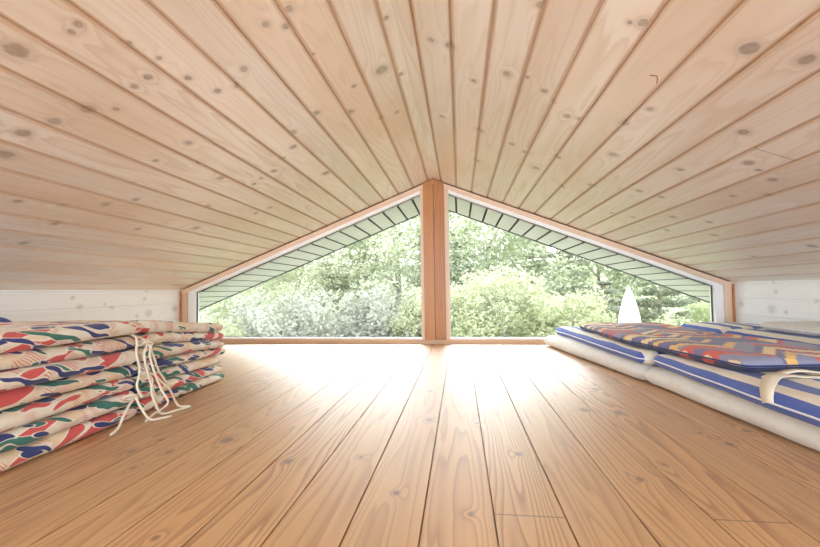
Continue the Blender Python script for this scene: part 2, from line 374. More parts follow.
# ------------------------------------------------------------------ roof overhang outside
YO = 3.61
HS = ZR - .072                                      # soffit height under the ridge
for sg in (-1, 1):
    sd = 'left' if sg < 0 else 'right'
    r_ = bpy.data.objects.new('roof_overhang', None); COL.objects.link(r_); r_.location = (0, YO, HS)
    tag(r_, 'grey boarded underside of the roof overhang outside the %s window' % sd, 'roof overhang', None, 'structure')
    seams = [.05 + .112 * i for i in range(0, 28)]
    XE = 2.55
    pf = board_profile(seams, 0, XE, .013, .03, .002)
    poly = [(sg * x, -TS * x - zn / COS) for x, zn in pf] + [(sg * XE, -TS * XE + .04), (0, .04)]
    if sg < 0: poly = poly[::-1]
    mb = MB(); mb.prism(poly, YG + .064 - YO, -.02)
    link('soffit', mb.mesh('soffit'), M['soffit'], r_)
    mb = MB(); poly = [(0, -.008), (sg * XE, -TS * XE - .008), (sg * XE, -TS * XE + .16), (0, .16)]
    if sg < 0: poly = poly[::-1]
    mb.prism(poly, -.02, .004); link('fascia', mb.mesh('fascia'), M['fascia'], r_)
    mb = MB(); poly = [(0, .16), (sg * XE, -TS * XE + .16), (sg * XE, -TS * XE + .21), (0, .21)]
    if sg < 0: poly = poly[::-1]
    mb.prism(poly, YB - YO, .03); link('roof_cover', mb.mesh('roof_cover'), M['roof'], r_)

# ------------------------------------------------------------------ cushions
def fabric_bump(n, co, s=420.):
    return n.math('ADD', n.noise(co, 9, 3, .5), n.math('MULTIPLY', n.noise(co, s, 1), .08))
def floral():
    n = NT('floral_cotton'); co = n.obj()
    oi = n.new('ShaderNodeObjectInfo').outputs['Random']
    o3 = n.comb(n.math('MULTIPLY', oi, 17.3), n.math('MULTIPLY', oi, 31.7), n.math('MULTIPLY', oi, 11.9))
    p = n.vec('ADD', co, o3)
    wv = n.vec('SUBTRACT', n.noise(p, 6, 2, .5, color=True), (.5, .5, .5))
    p = n.vec('ADD', p, n.vec('SCALE', wv, .10))
    sp = n.sep(p)
    rot = n.comb(sp[0], n.math('MULTIPLY_ADD', sp[2], .9, sp[1]), n.math('MULTIPLY_ADD', sp[1], .28, sp[2]))
    rot2 = n.comb(sp[0], n.math('MULTIPLY_ADD', sp[2], -1.1, sp[1]), n.math('MULTIPLY_ADD', sp[1], -.30, sp[2]))
    c = n.mix(n.ramp(n.noise(p, 9, 2), .42, .66), (.74, .71, .62), (.74, .59, .40))
    c = n.mix(n.ramp(n.noise(n.vec('ADD', p, (5, 3, 1)), 14, 2), .52, .68), c, (.70, .53, .47))
    # small red hatching
    h = n.math('SINE', n.math('MULTIPLY', n.math('ADD', sp[1], n.math('MULTIPLY', sp[2], 1.6)), 520.))
    hm = n.math('MULTIPLY', n.ramp(h, .2, .7), n.ramp(n.noise(n.vec('ADD', p, (1, 9, 4)), 17, 1), .55, .62))
    c = n.mix(n.math('MULTIPLY', hm, .75), c, (.62, .12, .10))
    def leaf(q, sc, rad, thr, col, c, off, outline=.07):
        d, vc, _ = n.voro(n.vec('MULTIPLY', n.vec('ADD', q, off), sc), 1., .9)
        live = n.math('GREATER_THAN', vc[0], thr)
        c = n.mix(n.math('MULTIPLY', n.ramp(d, rad + outline, rad + outline + .03, .85, 0.), live), c, (.80, .76, .68))
        shade = n.mix(n.noise(n.vec('MULTIPLY', q, (30, 14, 90)), 1, 2), tuple(x * .75 for x in col), tuple(min(1, x * 1.25 + .01) for x in col))
        return n.mix(n.math('MULTIPLY', n.ramp(d, rad, rad + .03, 1., 0.), live), c, shade)
    c = leaf(rot2, (13, 4.0, 24), .44, .44, (.60, .10, .10), c, (3, 1, 7))
    c = leaf(rot, (19, 6, 38), .35, .42, (.04, .17, .14), c, (1, 4, 2), .06)
    c = leaf(rot, (20, 6.5, 42), .35, .42, (.035, .05, .19), c, (6, 2, 5), .06)
    n.pbr(c, .85, n.bump(fabric_bump(n, co), .5, .012), .2, sheen=.15)
    return n.m
M['floral'] = floral()
def striped():
    n = NT('blue_striped_cotton'); co = n.obj(); s = n.sep(co)
    ax = n.math('ADD', s[0], .002)
    # stripes across the width: repeat .11 (blue .055, cream .055), first blue from the front edge
    m_ = n.math('MODULO', n.math('ADD', ax, 1.155), .112)
    wob = n.math('MULTIPLY', n.math('SUBTRACT', n.noise(co, 7, 2), .5), .006)
    f = n.ramp(n.math('ADD', m_, wob), .0545, .0565)
    weave = n.noise(n.vec('MULTIPLY', co, (340, 60, 340)), 1, 2)
    blue = n.mix(weave, (.052, .095, .36), (.105, .16, .47))
    cream = n.mix(weave, (.72, .66, .55), (.82, .77, .67))
    n.pbr(n.mix(f, blue, cream), .85, n.bump(fabric_bump(n, co), .4, .01), .2, sheen=.15)
    return n.m
M['striped'] = striped()
def cloth(name, c, amt=.1):
    n = NT(name); co = n.obj()
    f = n.noise(n.vec('MULTIPLY', co, (40, 40, 40)), 1, 3, .6)
    n.pbr(n.mix(f, tuple(x * (1 - amt) for x in c), tuple(min(1, x * (1 + amt)) for x in c)), .9, n.bump(fabric_bump(n, co), .55, .014), .2, sheen=.15)
    return n.m
M['offwhite'] = cloth('off_white_canvas', (.70, .68, .64))
M['beige'] = cloth('beige_canvas', (.62, .57, .49))
M['cream_band'] = cloth('cream_band', (.78, .70, .57), .06)
M['piping'] = cloth('white_piping', (.82, .82, .82), .04)
M['cord'] = cloth('cream_cord', (.76, .68, .55), .1)
M['denim'] = cloth('blue_cotton', (.06, .10, .36), .25)
M['navy'] = cloth('navy_cotton', (.035, .05, .16), .25)
def kilim():
    n = NT('woven_kilim_pattern'); co = n.obj(); s = n.sep(co)
    step = .011
    def snap(x): return n.math('MULTIPLY', n.math('FLOOR', n.math('DIVIDE', x, step)), step)
    wob = n.math('MULTIPLY', n.math('SUBTRACT', n.noise(n.vec('MULTIPLY', co, (28, 28, 1)), 1, 1), .5), .010)
    x = snap(n.math('ADD', s[0], wob)); y = snap(n.math('ADD', s[1], wob))
    tri = n.math('MULTIPLY', n.math('PINGPONG', x, .11), 1.)               # zigzag across the width
    b = n.math('ADD', y, tri)
    band = n.math('DIVIDE', b, .11); bid = n.math('FLOOR', band); bf = n.math('FRACT', band)
    r = n.white(n.math('ADD', bid, 3.2))
    cell = n.math('FLOOR', n.math('DIVIDE', x, .11)); r2 = n.white(n.math('ADD', n.math('MULTIPLY', bid, 7.3), cell))
    base = n.mix(n.ramp(r[0], .3, .7), (.17, .16, .30), (.27, .28, .40))
    c = n.mix(n.math('GREATER_THAN', r[1], .80), base, (.04, .22, .22))
    c = n.mix(n.math('MULTIPLY', n.math('GREATER_THAN', r2[0], .62), n.math('LESS_THAN', bf, .5)), c, (.60, .13, .11))
    c = n.mix(n.math('MULTIPLY', n.math('GREATER_THAN', r2[1], .62), n.math('GREATER_THAN', bf, .62)), c, (.74, .48, .17))
    c = n.mix(n.math('MULTIPLY', n.math('GREATER_THAN', r2[2], .74), n.math('COMPARE', bf, .45, .22)), c, (.78, .62, .36))
    # dark woven border along the rim of the cushion
    ex = n.math('SUBTRACT', .245, n.math('ABSOLUTE', s[0]))
    dk = n.mix(n.noise(co, 60, 2), (.028, .03, .075), (.055, .06, .15))
    dk = n.mix(n.math('MULTIPLY', n.math('GREATER_THAN', r2[0], .62), n.math('COMPARE', bf, .4, .2)), dk, (.5, .07, .05))
    c = n.mix(n.math('LESS_THAN', s[2], .021), c, dk)
    n.pbr(c, .85, n.bump(fabric_bump(n, co), .5, .01), .2, sheen=.15)
    return n.m
M['kilim'] = kilim()

def pad(name, w, l, t, m, parent, y0=0, nx=30, ny=44, edge=.9, seed=0, wob=.006, sag=None, x0=0., rise=None, ex=14, dome=.12):
    """a filled pad: footprint x0..x0+w by y0..y0+l, thickness t, base at z = 0 (raised by sag(x, y)); rounded rim"""
    def ss(k):                                       # denser near the rim
        a = np.linspace(-1, 1, k); return np.sign(a) * (1 - (1 - np.abs(a)) ** 1.9)
    us, vs = ss(nx), ss(ny)
    V = []; idx = {}
    cr = .03                                         # plan corner radius
    rr = t * .62
    def rnd(d): return 1. if d >= rr else math.sqrt(max(0., 1 - (1 - d / rr) ** 2))
    for side in (1, -1):
        for j, v in enumerate(vs):
            for i, u in enumerate(us):
                rim = i in (0, nx - 1) or j in (0, ny - 1)
                if side < 0 and rim: idx[(side, i, j)] = idx[(1, i, j)]; continue
                hx = rnd((1 - abs(u)) * w / 2); hy = rnd((1 - abs(v)) * l / 2)
                h = t / 2 * hx * hy * (1 - dome + dome * (1 - u * u) * (1 - v * v) * 2)
                x, y = u * w / 2, v * l / 2
                dx, dy = w / 2 - abs(x), l / 2 - abs(y)
                if dx < cr and dy < cr:              # round the corners
                    q = math.hypot(cr - dx, cr - dy)
                    mx_ = max(cr - dx, cr - dy)
                    if q > 0:
                        k = mx_ / q
                        x = math.copysign(w / 2 - cr + (cr - dx) * k, x); y = math.copysign(l / 2 - cr + (cr - dy) * k, y)
                px, py = x + x0 + w / 2, y + y0 + l / 2
                nz = mnoise.noise(Vector((px * 7 + seed, py * 5, seed * 1.7 + side))) * wob + mnoise.noise(Vector((px * 24 + seed, py * 16, seed))) * wob * .4
                nn = mnoise.noise(Vector((py * 4.5, seed * 2.1, 3.3))) * wob * 1.3
                z = t / 2 + side * max(.0012, h + (nz if not rim else 0) * hx * hy * (1 if side > 0 else .3)) if not rim else t / 2
                if sag: z = sag(px, py, z)
                idx[(side, i, j)] = len(V)
                V.append((px + nn, py, z))
    F = []
    for j in range(ny - 1):
        for i in range(nx - 1):
            F.append([idx[(1, i, j)], idx[(1, i + 1, j)], idx[(1, i + 1, j + 1)], idx[(1, i, j + 1)]])
            F.append([idx[(-1, i, j + 1)], idx[(-1, i + 1, j + 1)], idx[(-1, i + 1, j)], idx[(-1, i, j)]])
    me = mesh(name, V, F, True)
    return link(name, me, m, parent)
def rim_line(pad_args, z, off=0., sag=None, r=.0028, corner=.03, wobseed=0, wob=0.):
    x0, y0, w, l = pad_args; P = []
    cs = [(x0 + corner, y0 + corner, PI), (x0 + w - corner, y0 + corner, 1.5 * PI), (x0 + w - corner, y0 + l - corner, 0), (x0 + corner, y0 + l - corner, .5 * PI)]
    seq = []
    for k, (cx, cy, a0) in enumerate(cs):
        for q in range(6):
            a = a0 + q / 5 * PI / 2; seq.append((cx + (corner + off) * math.cos(a), cy + (corner + off) * math.sin(a)))
        nx_, ny_ = cs[(k + 1) % 4][:2]; a1 = cs[(k + 1) % 4][2]
        e = seq[-1]; s = (nx_ + (corner + off) * math.cos(a1), ny_ + (corner + off) * math.sin(a1))
        for q in range(1, 24): seq.append((e[0] + (s[0] - e[0]) * q / 24, e[1] + (s[1] - e[1]) * q / 24))
    rings = []
    N = len(seq)
    for i, (x, y) in enumerate(seq):
        x2, y2 = seq[(i + 1) % N]; xp, yp = seq[i - 1]
        t = Vector((x2 - xp, y2 - yp, 0)).normalized(); a = Vector((t.y, -t.x, 0)); b = Vector((0, 0, 1))
        ww = mnoise.noise(Vector((y * 4.5, wobseed * 2.1, 3.3))) * wob * 1.3
        zz = sag(x, y, z) if sag else z
        p = Vector((x + ww, y, zz))
        rings.append([p + a * (r * math.cos(2 * PI * k / 6)) + b * (r * math.sin(2 * PI * k / 6)) for k in range(6)])
    m_ = MB(); m_.quadring(rings, wrap=True); return m_

# --- the pile of seven floral chair cushions on the left (x grows to the right; their right rims face the room)
ord7 = ['lowest', 'second from the floor', 'third from the floor', 'middle', 'third from the top', 'second from the top', 'topmost']
T = .0425
base = Matrix.Translation((-.778, .50, 0)) @ Matrix.Rotation(.062, 4, 'Z')
YC = .712                                            # crease, measured from the near end
def lvl(x, y):                                       # how the whole pile settles towards its far end
    return 1.03 - .20 * (max(0, (y - .35)) / .9) ** 2
for i in range(7):
    r1, r2, r3, r4 = [random.uniform(-1, 1) for _ in range(4)]
    e = thing('chair_cushion', 'floral folded chair cushion, %s in the pile of seven on the left' % ord7[i], 'cushion',
              base @ Vector((r1 * .010, r2 * .012, 0)),   .062 + r3 * .012, 'floral cushions piled on the left')
    w = .50 + r4 * .006
    zb = i * T
    def sag(x, y, z, zb=zb, i=i):
        return (zb + z) * lvl(x, y) + .004 * math.sin(y * 9 + i * 1.3) * (zb / .25)
    l1, l2 = YC + r2 * .008 , .545 + random.uniform(-.035, .02)
    pad('back_pad', w, l1, T * 1.03, M['floral'], e, 0, sag=sag, seed=i * 3.1 + 1, x0=-w, ny=54, wob=.006, dome=.08)
    pad('seat_pad', w - .01, l2, T * 1.03, M['floral'], e, l1 + .006, sag=sag, seed=i * 5.3 + 2, x0=-w + .004 + r3 * .014, wob=.006, dome=.08)
    def cords(paths, r=.0038):
        inv = e.matrix_world.inverted() if False else (Matrix.Translation(e.location) @ Matrix.Rotation(e.rotation_euler.z, 4, 'Z')).inverted()
        for pth in paths:
            m_ = MB(); m_.tube([inv @ (Vector(q) + Vector((0, -.03, 0))) for q in spline(pth, 7)], r, 6)
            link('tie_string', m_.mesh('tie_string', True), M['cord'], e)
    X = -.822
    if i == 6:
        cords([[(X - .03, 1.205, .262), (X + .012, 1.185, .250), (X + .017, 1.180, .205), (X + .020, 1.19, .150), (X + .016, 1.185, .105), (X + .03, 1.19, .070)],
               [(X - .03, 1.215, .258), (X + .012, 1.222, .238), (X + .020, 1.245, .19), (X + .026, 1.255, .15), (X + .024, 1.285, .11), (X + .03, 1.30, .085)]])
    if i == 5:
        cords([[(X - .02, 1.225, .222), (X + .014, 1.222, .224), (X + .022, 1.205, .195), (X + .026, 1.215, .14), (X + .03, 1.235, .08), (X + .034, 1.245, .045), (X + .028, 1.25, .02)],
               [(X - .02, 1.225, .226), (X + .020, 1.232, .222), (X + .024, 1.226, .19), (X + .032, 1.24, .13), (X + .038, 1.262, .075), (X + .050, 1.275, .03), (X + .045, 1.22, .012), (X + .06, 1.17, .0055)],
               [(X + .008, 1.205, .226), (X + .022, 1.212, .236), (X + .026, 1.232, .232), (X + .020, 1.240, .222)]])
    if i == 3:
        cords([[(X - .02, 1.24, .135), (X + .02, 1.245, .13), (X + .03, 1.27, .10), (X + .036, 1.30, .07), (X + .035, 1.325, .03), (X + .05, 1.33, .006), (X + .085, 1.335, .005)],
               [(X - .02, 1.24, .13), (X + .024, 1.235, .12), (X + .032, 1.225, .08), (X + .045, 1.23, .035), (X + .055, 1.245, .0055), (X + .075, 1.29, .005), (X + .09, 1.33, .005)]])
    if i == 1:
        cords([[(X - .02, 1.165, .066), (X + .018, 1.165, .072), (X + .026, 1.145, .06), (X + .034, 1.115, .035), (X + .045, 1.085, .012), (X + .05, 1.055, .005)],
               [(X - .02, 1.165, .064), (X + .020, 1.172, .074), (X + .034, 1.172, .055), (X + .050, 1.175, .028), (X + .065, 1.18, .008), (X + .082, 1.20, .005), (X + .10, 1.225, .005)],
               [(X - .01, 1.15, .075), (X + .018, 1.16, .084), (X + .024, 1.175, .078), (X + .020, 1.18, .066)]])

# blue cushion rolled up behind the pile, against the left wall
e = thing('rolled_cushion', 'dark blue cushion rolled up behind the floral pile by the left wall', 'cushion', (-1.72, .68, 0))
m_ = MB(); rings = []
R_ = .168
Ls = np.linspace(0, .835, 30)
sp = []
for k in range(120):                                 # spiral section
    a = k / 119 * 3 * 2 * PI; sp.append((.045 + (R_ - .022 - .045) * k / 119, a))
th = .018
sec = [((r_ + th) * math.cos(a), (r_ + th) * math.sin(a)) for r_, a in sp] + [((r_ - th * .6) * math.cos(a), (r_ - th * .6) * math.sin(a)) for r_, a in sp[::-1]]
for y in Ls:
    en = min(y, .835 - y); k = 1 - .16 * max(0, 1 - en / .05) ** 2
    rings.append([(x * k, y, z * k + R_ - .004) for x, z in sec])
m_.quadring(rings)
link('roll', m_.mesh('roll', True), M['denim'], e)
for yy in (.22, .60):
    m_ = MB(); m_.tube([((R_ + .001) * math.cos(a), yy, R_ - .004 + (R_ + .001) * math.sin(a)) for a in np.linspace(-PI / 2 + .25, 1.5 * PI - .25, 40)], .004, 6)
    link('tie_string', m_.mesh('tie_string', True), M['cord'], e)

# --- the long lounger cushions on the right
def long_cushion(name, label, loc, rz, w, l1, l2, t, mat, pipe=None, seed=0, group=None, zfun=None, wob=.006, names=('foot_pad', 'back_pad'), bend=None):
    e = thing(name, label, 'cushion', loc, rz, group)
    pa = pad(names[0], w, l1, t, mat, e, 0, seed=seed, wob=wob, sag=zfun, dome=.06)
    pb = pad(names[1], w, l2, t, mat, e, 0, seed=seed + 4, wob=wob, sag=zfun, dome=.06)
    pb.location = (bend[0] if bend else 0, l1 + .002, 0)
    if bend: pb.rotation_euler = (0, 0, -bend[1])
    if pipe:
        for (yy, ll, sd, pp) in ((0, l1, seed, pa), (0, l2, seed + 4, pb)):
            for zt, off in ((t * .5, .0005),):
                m_ = rim_line((0, yy, w, ll), zt, off, zfun, .0026, .03, sd, wob)
                link('piping', m_.mesh('piping', True), pipe, pp)
    return e
# bottom white one, then the striped one on it
long_cushion('lounger_cushion', 'off-white long lounger cushion lying on the floor under the blue striped one', (1.008, .62, 0), .098, .58, 1.145, 1.14, .074, M['offwhite'], None, 21, 'lounger cushions on the right', wob=.005, bend=(-.004, -.046))
SB = long_cushion('lounger_cushion', 'blue and cream striped lounger cushion with white piping under the patterned one', (.932, .58, .0735), .012, .56, 1.155, 1.16, .056, M['striped'], M['piping'], 33, 'lounger cushions on the right', wob=.005, bend=(-.034, -.048))
# flat cream tie bands of the striped cushion
def band(pts, w, th, name, mat, parent, widthdir=None):
    P = spline(pts, 8); m_ = MB(); rings = []
    for i, p in enumerate(P):
        t = (P[min(i + 1, len(P) - 1)] - P[max(i - 1, 0)]).normalized()
        wd = Vector(widthdir) if widthdir else Vector((0, 1, 0))
        wd = (wd - t * wd.dot(t)).normalized(); nn = t.cross(wd)
        rings.append([p + wd * w / 2 + nn * th / 2, p - wd * w / 2 + nn * th / 2, p - wd * w / 2 - nn * th / 2, p + wd * w / 2 - nn * th / 2])
    m_.quadring(rings); return link(name, m_.mesh(name, True), mat, parent)
invS = (Matrix.Translation(SB.location) @ Matrix.Rotation(SB.rotation_euler.z, 4, 'Z')).inverted()
BANDS = [
    ([(.921, 1.112, .100), (.924, 1.118, .118), (.938, 1.135, .136), (.965, 1.165, .146), (1.00, 1.20, .148), (1.05, 1.235, .144), (1.10, 1.25, .138), (1.18, 1.26, .134)], .036),
    ([(1.02, 1.262, .131), (1.05, 1.272, .137), (1.085, 1.275, .146), (1.12, 1.27, .150), (1.17, 1.262, .144), (1.22, 1.25, .136), (1.27, 1.235, .133)], .028)]
for pts, w in BANDS:
    band([invS @ Vector(p) for p in pts], w, .003, 'tie_band', M['cream_band'], SB)
# patterned chair cushion on top
def aztec_z(x, y, z): return z
e = thing('chair_cushion', 'red, yellow and purple woven pattern chair cushion on top of the striped cushion', 'cushion', (1.005, 1.31, .1275), .165)
p1 = pad('back_pad', .47, .665, .050, M['kilim'], e, 0, seed=51, wob=.007, dome=.1)
p2 = pad('seat_pad', .47, .70, .048, M['kilim'], e, 0, seed=57, wob=.007, dome=.1)
q2 = (.004, .663, 0); p2.location = q2; p2.rotation_euler = (0, 0, -.17)
m_ = rim_line((0, 0, .47, .665), .025, .001, None, .003, .03, 51, .007); link('piping', m_.mesh('piping', True), M['navy'], p1)
m_ = rim_line((0, 0, .47, .70), .024, .001, None, .003, .03, 57, .007); link('piping', m_.mesh('piping', True), M['navy'], p2)
# second row against the right wall
long_cushion('lounger_cushion', 'beige lounger cushion on the floor along the right wall, below the blue edged one', (1.572, .70, 0), .0, .395, 1.10, 1.05, .074, M['beige'], None, 61, 'lounger cushions on the right')
long_cushion('lounger_cushion', 'blue edged striped lounger cushion lying against the right wall behind the patterned one', (1.60, .72, .0735), .0, .37, 1.74, .44, .084, M['striped'], M['piping'], 71, 'lounger cushions on the right', wob=.004)
long_cushion('lounger_cushion', 'pale grey cushion lying along the right wall on top of the blue edged one', (1.70, .80, .157), .0, .265, .66, .86, .050, M['offwhite'], M['piping'], 81, 'lounger cushions on the right', wob=.006)

# ------------------------------------------------------------------ outdoors
ZG = -2.45
def ground():
    n_ = 40; V = []; F = []
    for j in range(n_ + 1):
        for i in range(n_ + 1):
            x = -30 + 60 * i / n_; y = -6 + 50 * j / n_
            rise = max(0, y - 11) * .17
            V.append((x, y, ZG + rise + .12 * mnoise.noise(Vector((x * .3, y * .3, 0)))))
    for j in range(n_):
        for i in range(n_):
            a = j * (n_ + 1) + i; F.append([a, a + 1, a + n_ + 2, a + n_ + 1])
    n = NT('dry_grass'); f = n.noise(n.obj(), 3, 4, .6)
    m_ = n.pbr(n.mix(f, (.15, .19, .10), (.24, .27, .16)), .95, None, .1)
    struct('ground', mesh('ground', V, F, True), m_, None, 'pale dry grass slope outside the house', 'ground')
ground()
def leafmat(name, cols, trans=.45):
    n = NT(name)
    ri = n.new('ShaderNodeNewGeometry').outputs['Random Per Island']
    oi = n.new('ShaderNodeObjectInfo').outputs['Random']
    cl = n.noise(n.obj(), 1.6, 2)
    c = n.mix(ri, cols[0], cols[1]); c = n.mix(n.ramp(cl, .35, .65), c, cols[2])
    c = n.mix(n.math('MULTIPLY', oi, .35), c, cols[3])
    d = n.new('ShaderNodeBsdfDiffuse'); t = n.new('ShaderNodeBsdfTranslucent'); mx = n.new('ShaderNodeMixShader')
    n.put(d.inputs[0], c); n.put(t.inputs[0], c); mx.inputs[0].default_value = trans
    n.t.links.new(d.outputs[0], mx.inputs[1]); n.t.links.new(t.outputs[0], mx.inputs[2]); n.t.links.new(mx.outputs[0], n.out.inputs[0])
    return n.m
M['leaf_green'] = leafmat('broad_leaves', [(0.470, 0.515, 0.343), (0.635, 0.668, 0.528), (0.384, 0.447, 0.290), (0.670, 0.651, 0.537)])
M['leaf_light'] = leafmat('light_leaves', [(0.462, 0.511, 0.311), (0.583, 0.605, 0.427), (0.397, 0.456, 0.262), (0.607, 0.573, 0.450)])
M['leaf_pine'] = leafmat('pine_needles', [(0.331, 0.370, 0.281), (0.487, 0.495, 0.386), (0.277, 0.320, 0.242), (0.501, 0.495, 0.408)], .4)
M['leaf_grey'] = leafmat('grey_leaves', [(0.419, 0.425, 0.377), (0.533, 0.534, 0.484), (0.358, 0.380, 0.320), (0.517, 0.503, 0.442)], .4)
M['bark'] = plain('bark', (.50, .46, .40), .9, .1, .3, 12)
M['bark_pale'] = plain('pale_bark', (.55, .52, .46), .9, .1, .25, 12)
def leaves(centres, radii, per, size, flat=1., up=.3, aspect=.55, droop=0.):
    V = []
    n_ = len(centres)
    C = np.repeat(np.array(centres), per, 0); Rr = np.repeat(np.array(radii), per, 0)
    d = rng.normal(size=C.shape); d /= np.linalg.norm(d, axis=1)[:, None]
    d *= (rng.random((len(C), 1)) ** .45) * Rr.reshape(-1, 1)
    d[:, 2] *= flat
    P = C + d
    a = rng.normal(size=C.shape); nrm = rng.normal(size=C.shape); nrm[:, 2] = np.abs(nrm[:, 2]) + up
    nrm /= np.linalg.norm(nrm, axis=1)[:, None]
    a -= nrm * (a * nrm).sum(1)[:, None]; a /= np.linalg.norm(a, axis=1)[:, None]
    b = np.cross(nrm, a)
    s = size * (.6 + .8 * rng.random((len(C), 1)))
    q = np.stack([P - a * s, P - b * s * aspect, P + a * s, P + b * s * aspect], 1).reshape(-1, 3)
    return q
def leaf_mesh(name, q):
    me = bpy.data.meshes.new(name); k = len(q) // 4
    me.vertices.add(len(q)); me.vertices.foreach_set('co', q.astype(np.float32).ravel())
    me.loops.add(len(q)); me.loops.foreach_set('vertex_index', np.arange(len(q), dtype=np.int32))
    me.polygons.add(k); me.polygons.foreach_set('loop_start', np.arange(0, len(q), 4, dtype=np.int32))
    me.polygons.foreach_set('loop_total', np.full(k, 4, dtype=np.int32))
    me.update(calc_edges=True); me.validate(); return me
def broad(h, r, clusters, per, size, trunk_r):
    cs = []; rs = []; m_ = MB()
    m_.tube(spline([(0, 0, 0), (.05, .04, h * .25), (-.06, .03, h * .5), (.03, -.05, h * .82)], 4), [trunk_r * (1 - .75 * k / 12) for k in range(13)], 7)
    for k in range(clusters):
        z = .18 + .80 * (k + .5) / clusters; a = k * 2.399 + rng.random() * .7
        rr = r * math.sqrt(max(.04, 1 - ((z - .52) / .52) ** 2)) * (.45 + .55 * rng.random())
        c = (rr * math.cos(a), rr * math.sin(a), z * h); cs.append(c); rs.append(r * (.26 + .16 * rng.random()))
        if k % 2 == 0:
            z0 = max(.12, z - .22) * h
            m_.tube([(0, 0, z0), (c[0] * .5, c[1] * .5, (z0 + c[2]) / 2 - .05), (c[0] * .95, c[1] * .95, c[2])], [trunk_r * .38, trunk_r * .25, trunk_r * .1], 5)
    return m_.mesh('trunk', True), leaf_mesh('foliage', leaves(cs, rs, per, size, .75))
def pine(h, r, whorls, per, size, trunk_r):
    cs = []; rs = []; m_ = MB()
    m_.tube(spline([(0, 0, 0), (.04, 0, h * .4), (-.03, .04, h * .7), (0, 0, h)], 4), [trunk_r * (1 - .9 * k / 12) for k in range(13)], 7)
    for k in range(whorls):
        z = .12 + .86 * k / (whorls - 1); nb = 6
        R1 = r * (1.02 - z) ** .7 * (.85 + .3 * rng.random())
        for b in range(nb):
            a = 2 * PI * b / nb + k * 1.1 + rng.random() * .5
            L = R1 * (.75 + .4 * rng.random())
            tip = (L * math.cos(a), L * math.sin(a), z * h + L * .12)
            m_.tube([(0, 0, z * h), (tip[0] * .5, tip[1] * .5, z * h - .02), tip], [trunk_r * .3, trunk_r * .2, trunk_r * .08], 4)
            for q in (.45, .72, .98):
                cs.append((tip[0] * q, tip[1] * q, z * h + (L * .12 + .05) * q)); rs.append(.16 + .20 * L * .5)
    return m_.mesh('trunk', True), leaf_mesh('foliage', leaves(cs, rs, per, size, .42, .9, .3))
def shrub(h, r, stems, per, size):
    cs = []; rs = []; m_ = MB()
    for k in range(stems):
        a = k * 2.399; rr = r * (.25 + .75 * rng.random()); z = h * (.35 + .62 * rng.random())
        p = (rr * math.cos(a), rr * math.sin(a), z)
        m_.tube(spline([(p[0] * .08, p[1] * .08, 0), (p[0] * .35, p[1] * .35, z * .5), p], 3), [.022, .018, .015, .012, .009, .007, .005], 5)
        for q in (.6, .8, 1.):
            cs.append((p[0] * q, p[1] * q, z * (.3 + .7 * q))); rs.append(r * (.20 + .1 * rng.random()))
    return m_.mesh('branches', True), leaf_mesh('foliage', leaves(cs, rs, per, size, .8))
PR = {
    'broadA': broad(5.6, 1.9, 54, 330, .062, .11), 'broadB': broad(5.0, 2.1, 58, 330, .060, .10), 'lightA': broad(4.4, 1.7, 46, 300, .058, .08),
    'pineA': pine(6.2, 2.1, 14, 66, .075, .10), 'pineB': pine(5.4, 1.9, 13, 70, .07, .09),
    'greyA': shrub(2.6, 1.4, 40, 90, .046), 'greenS': shrub(2.0, 1.2, 34, 110, .046)}
KIND = {'broadA': ('tree', 'leaf_green', 'bark', 'leafy green tree'), 'broadB': ('tree', 'leaf_green', 'bark', 'round green tree'),
        'lightA': ('tree', 'leaf_light', 'bark_pale', 'light green tree'), 'pineA': ('pine_tree', 'leaf_pine', 'bark', 'pine tree'),
        'pineB': ('pine_tree', 'leaf_pine', 'bark', 'bushy pine'), 'greyA': ('shrub', 'leaf_grey', 'bark_pale', 'pale grey shrub'),
        'greenS': ('shrub', 'leaf_light', 'bark_pale', 'bright green shrub')}
def gz(y): return ZG + max(0, y - 11) * .17
#       kind     x     y    scale  place words
PLANTS = [
    # left window, front row
    ('greenS', -5.6, 8.6, 1.10, 'low at the far left of the left window'), ('greyA', -4.4, 9.2, 1.10, 'low in the left half of the left window'),
    ('greyA', -2.7, 8.8, 1.10, 'low in the middle of the left window'), ('greyA', -1.35, 9.0, 1.12, 'low in the left window, near the post'),
    ('greenS', -3.5, 7.6, .82, 'along the sill of the left window, in front of the grey shrubs'), ('lightA', -.35, 8.6, .66, 'just left of the window post'),
    # left window, back
    ('broadA', -7.4, 13.2, .74, 'at the far left of the left window, standing back'), ('broadB', -5.0, 12.6, .88, 'in the left half of the left window behind the grey shrubs'),
    ('pineA', -3.2, 13.4, .88, 'in the middle of the left window'), ('broadA', -1.7, 12.4, .98, 'tall behind the grey shrubs near the post'),
    ('pineB', -.2, 14.0, 1.12, 'tall behind the window post on its left'),
    # right window, front row
    ('lightA', 1.05, 8.6, .72, 'low just right of the window post'), ('lightA', 2.35, 8.9, .62, 'low left of the white parasol'),
    ('greenS', .55, 7.4, .86, 'along the sill right of the post'), ('pineB', 3.75, 10.6, .56, 'low behind the white parasol'),
    ('greenS', 4.9, 9.0, 1.05, 'low to the right of the white parasol'), ('lightA', 6.3, 10.5, .58, 'low at the right end of the right window'),
    # right window, back
    ('broadB', 1.0, 12.6, 1.02, 'tall right of the window post'), ('pineA', 2.9, 13.4, .96, 'with layered branches in the middle of the right window'),
    ('broadA', 4.7, 14.0, .90, 'left of and behind the white parasol, under the roof edge'), ('pineB', 6.2, 13.2, .88, 'right of the white parasol, standing back'),
    ('pineA', 7.9, 13.4, .72, 'at the right end of the right window, standing back'), ('broadB', 9.8, 14.4, .66, 'at the far right edge of the view'),
    ('pineB', -9.6, 14.8, .50, 'beyond the far left corner of the left window'),
]
first = {}
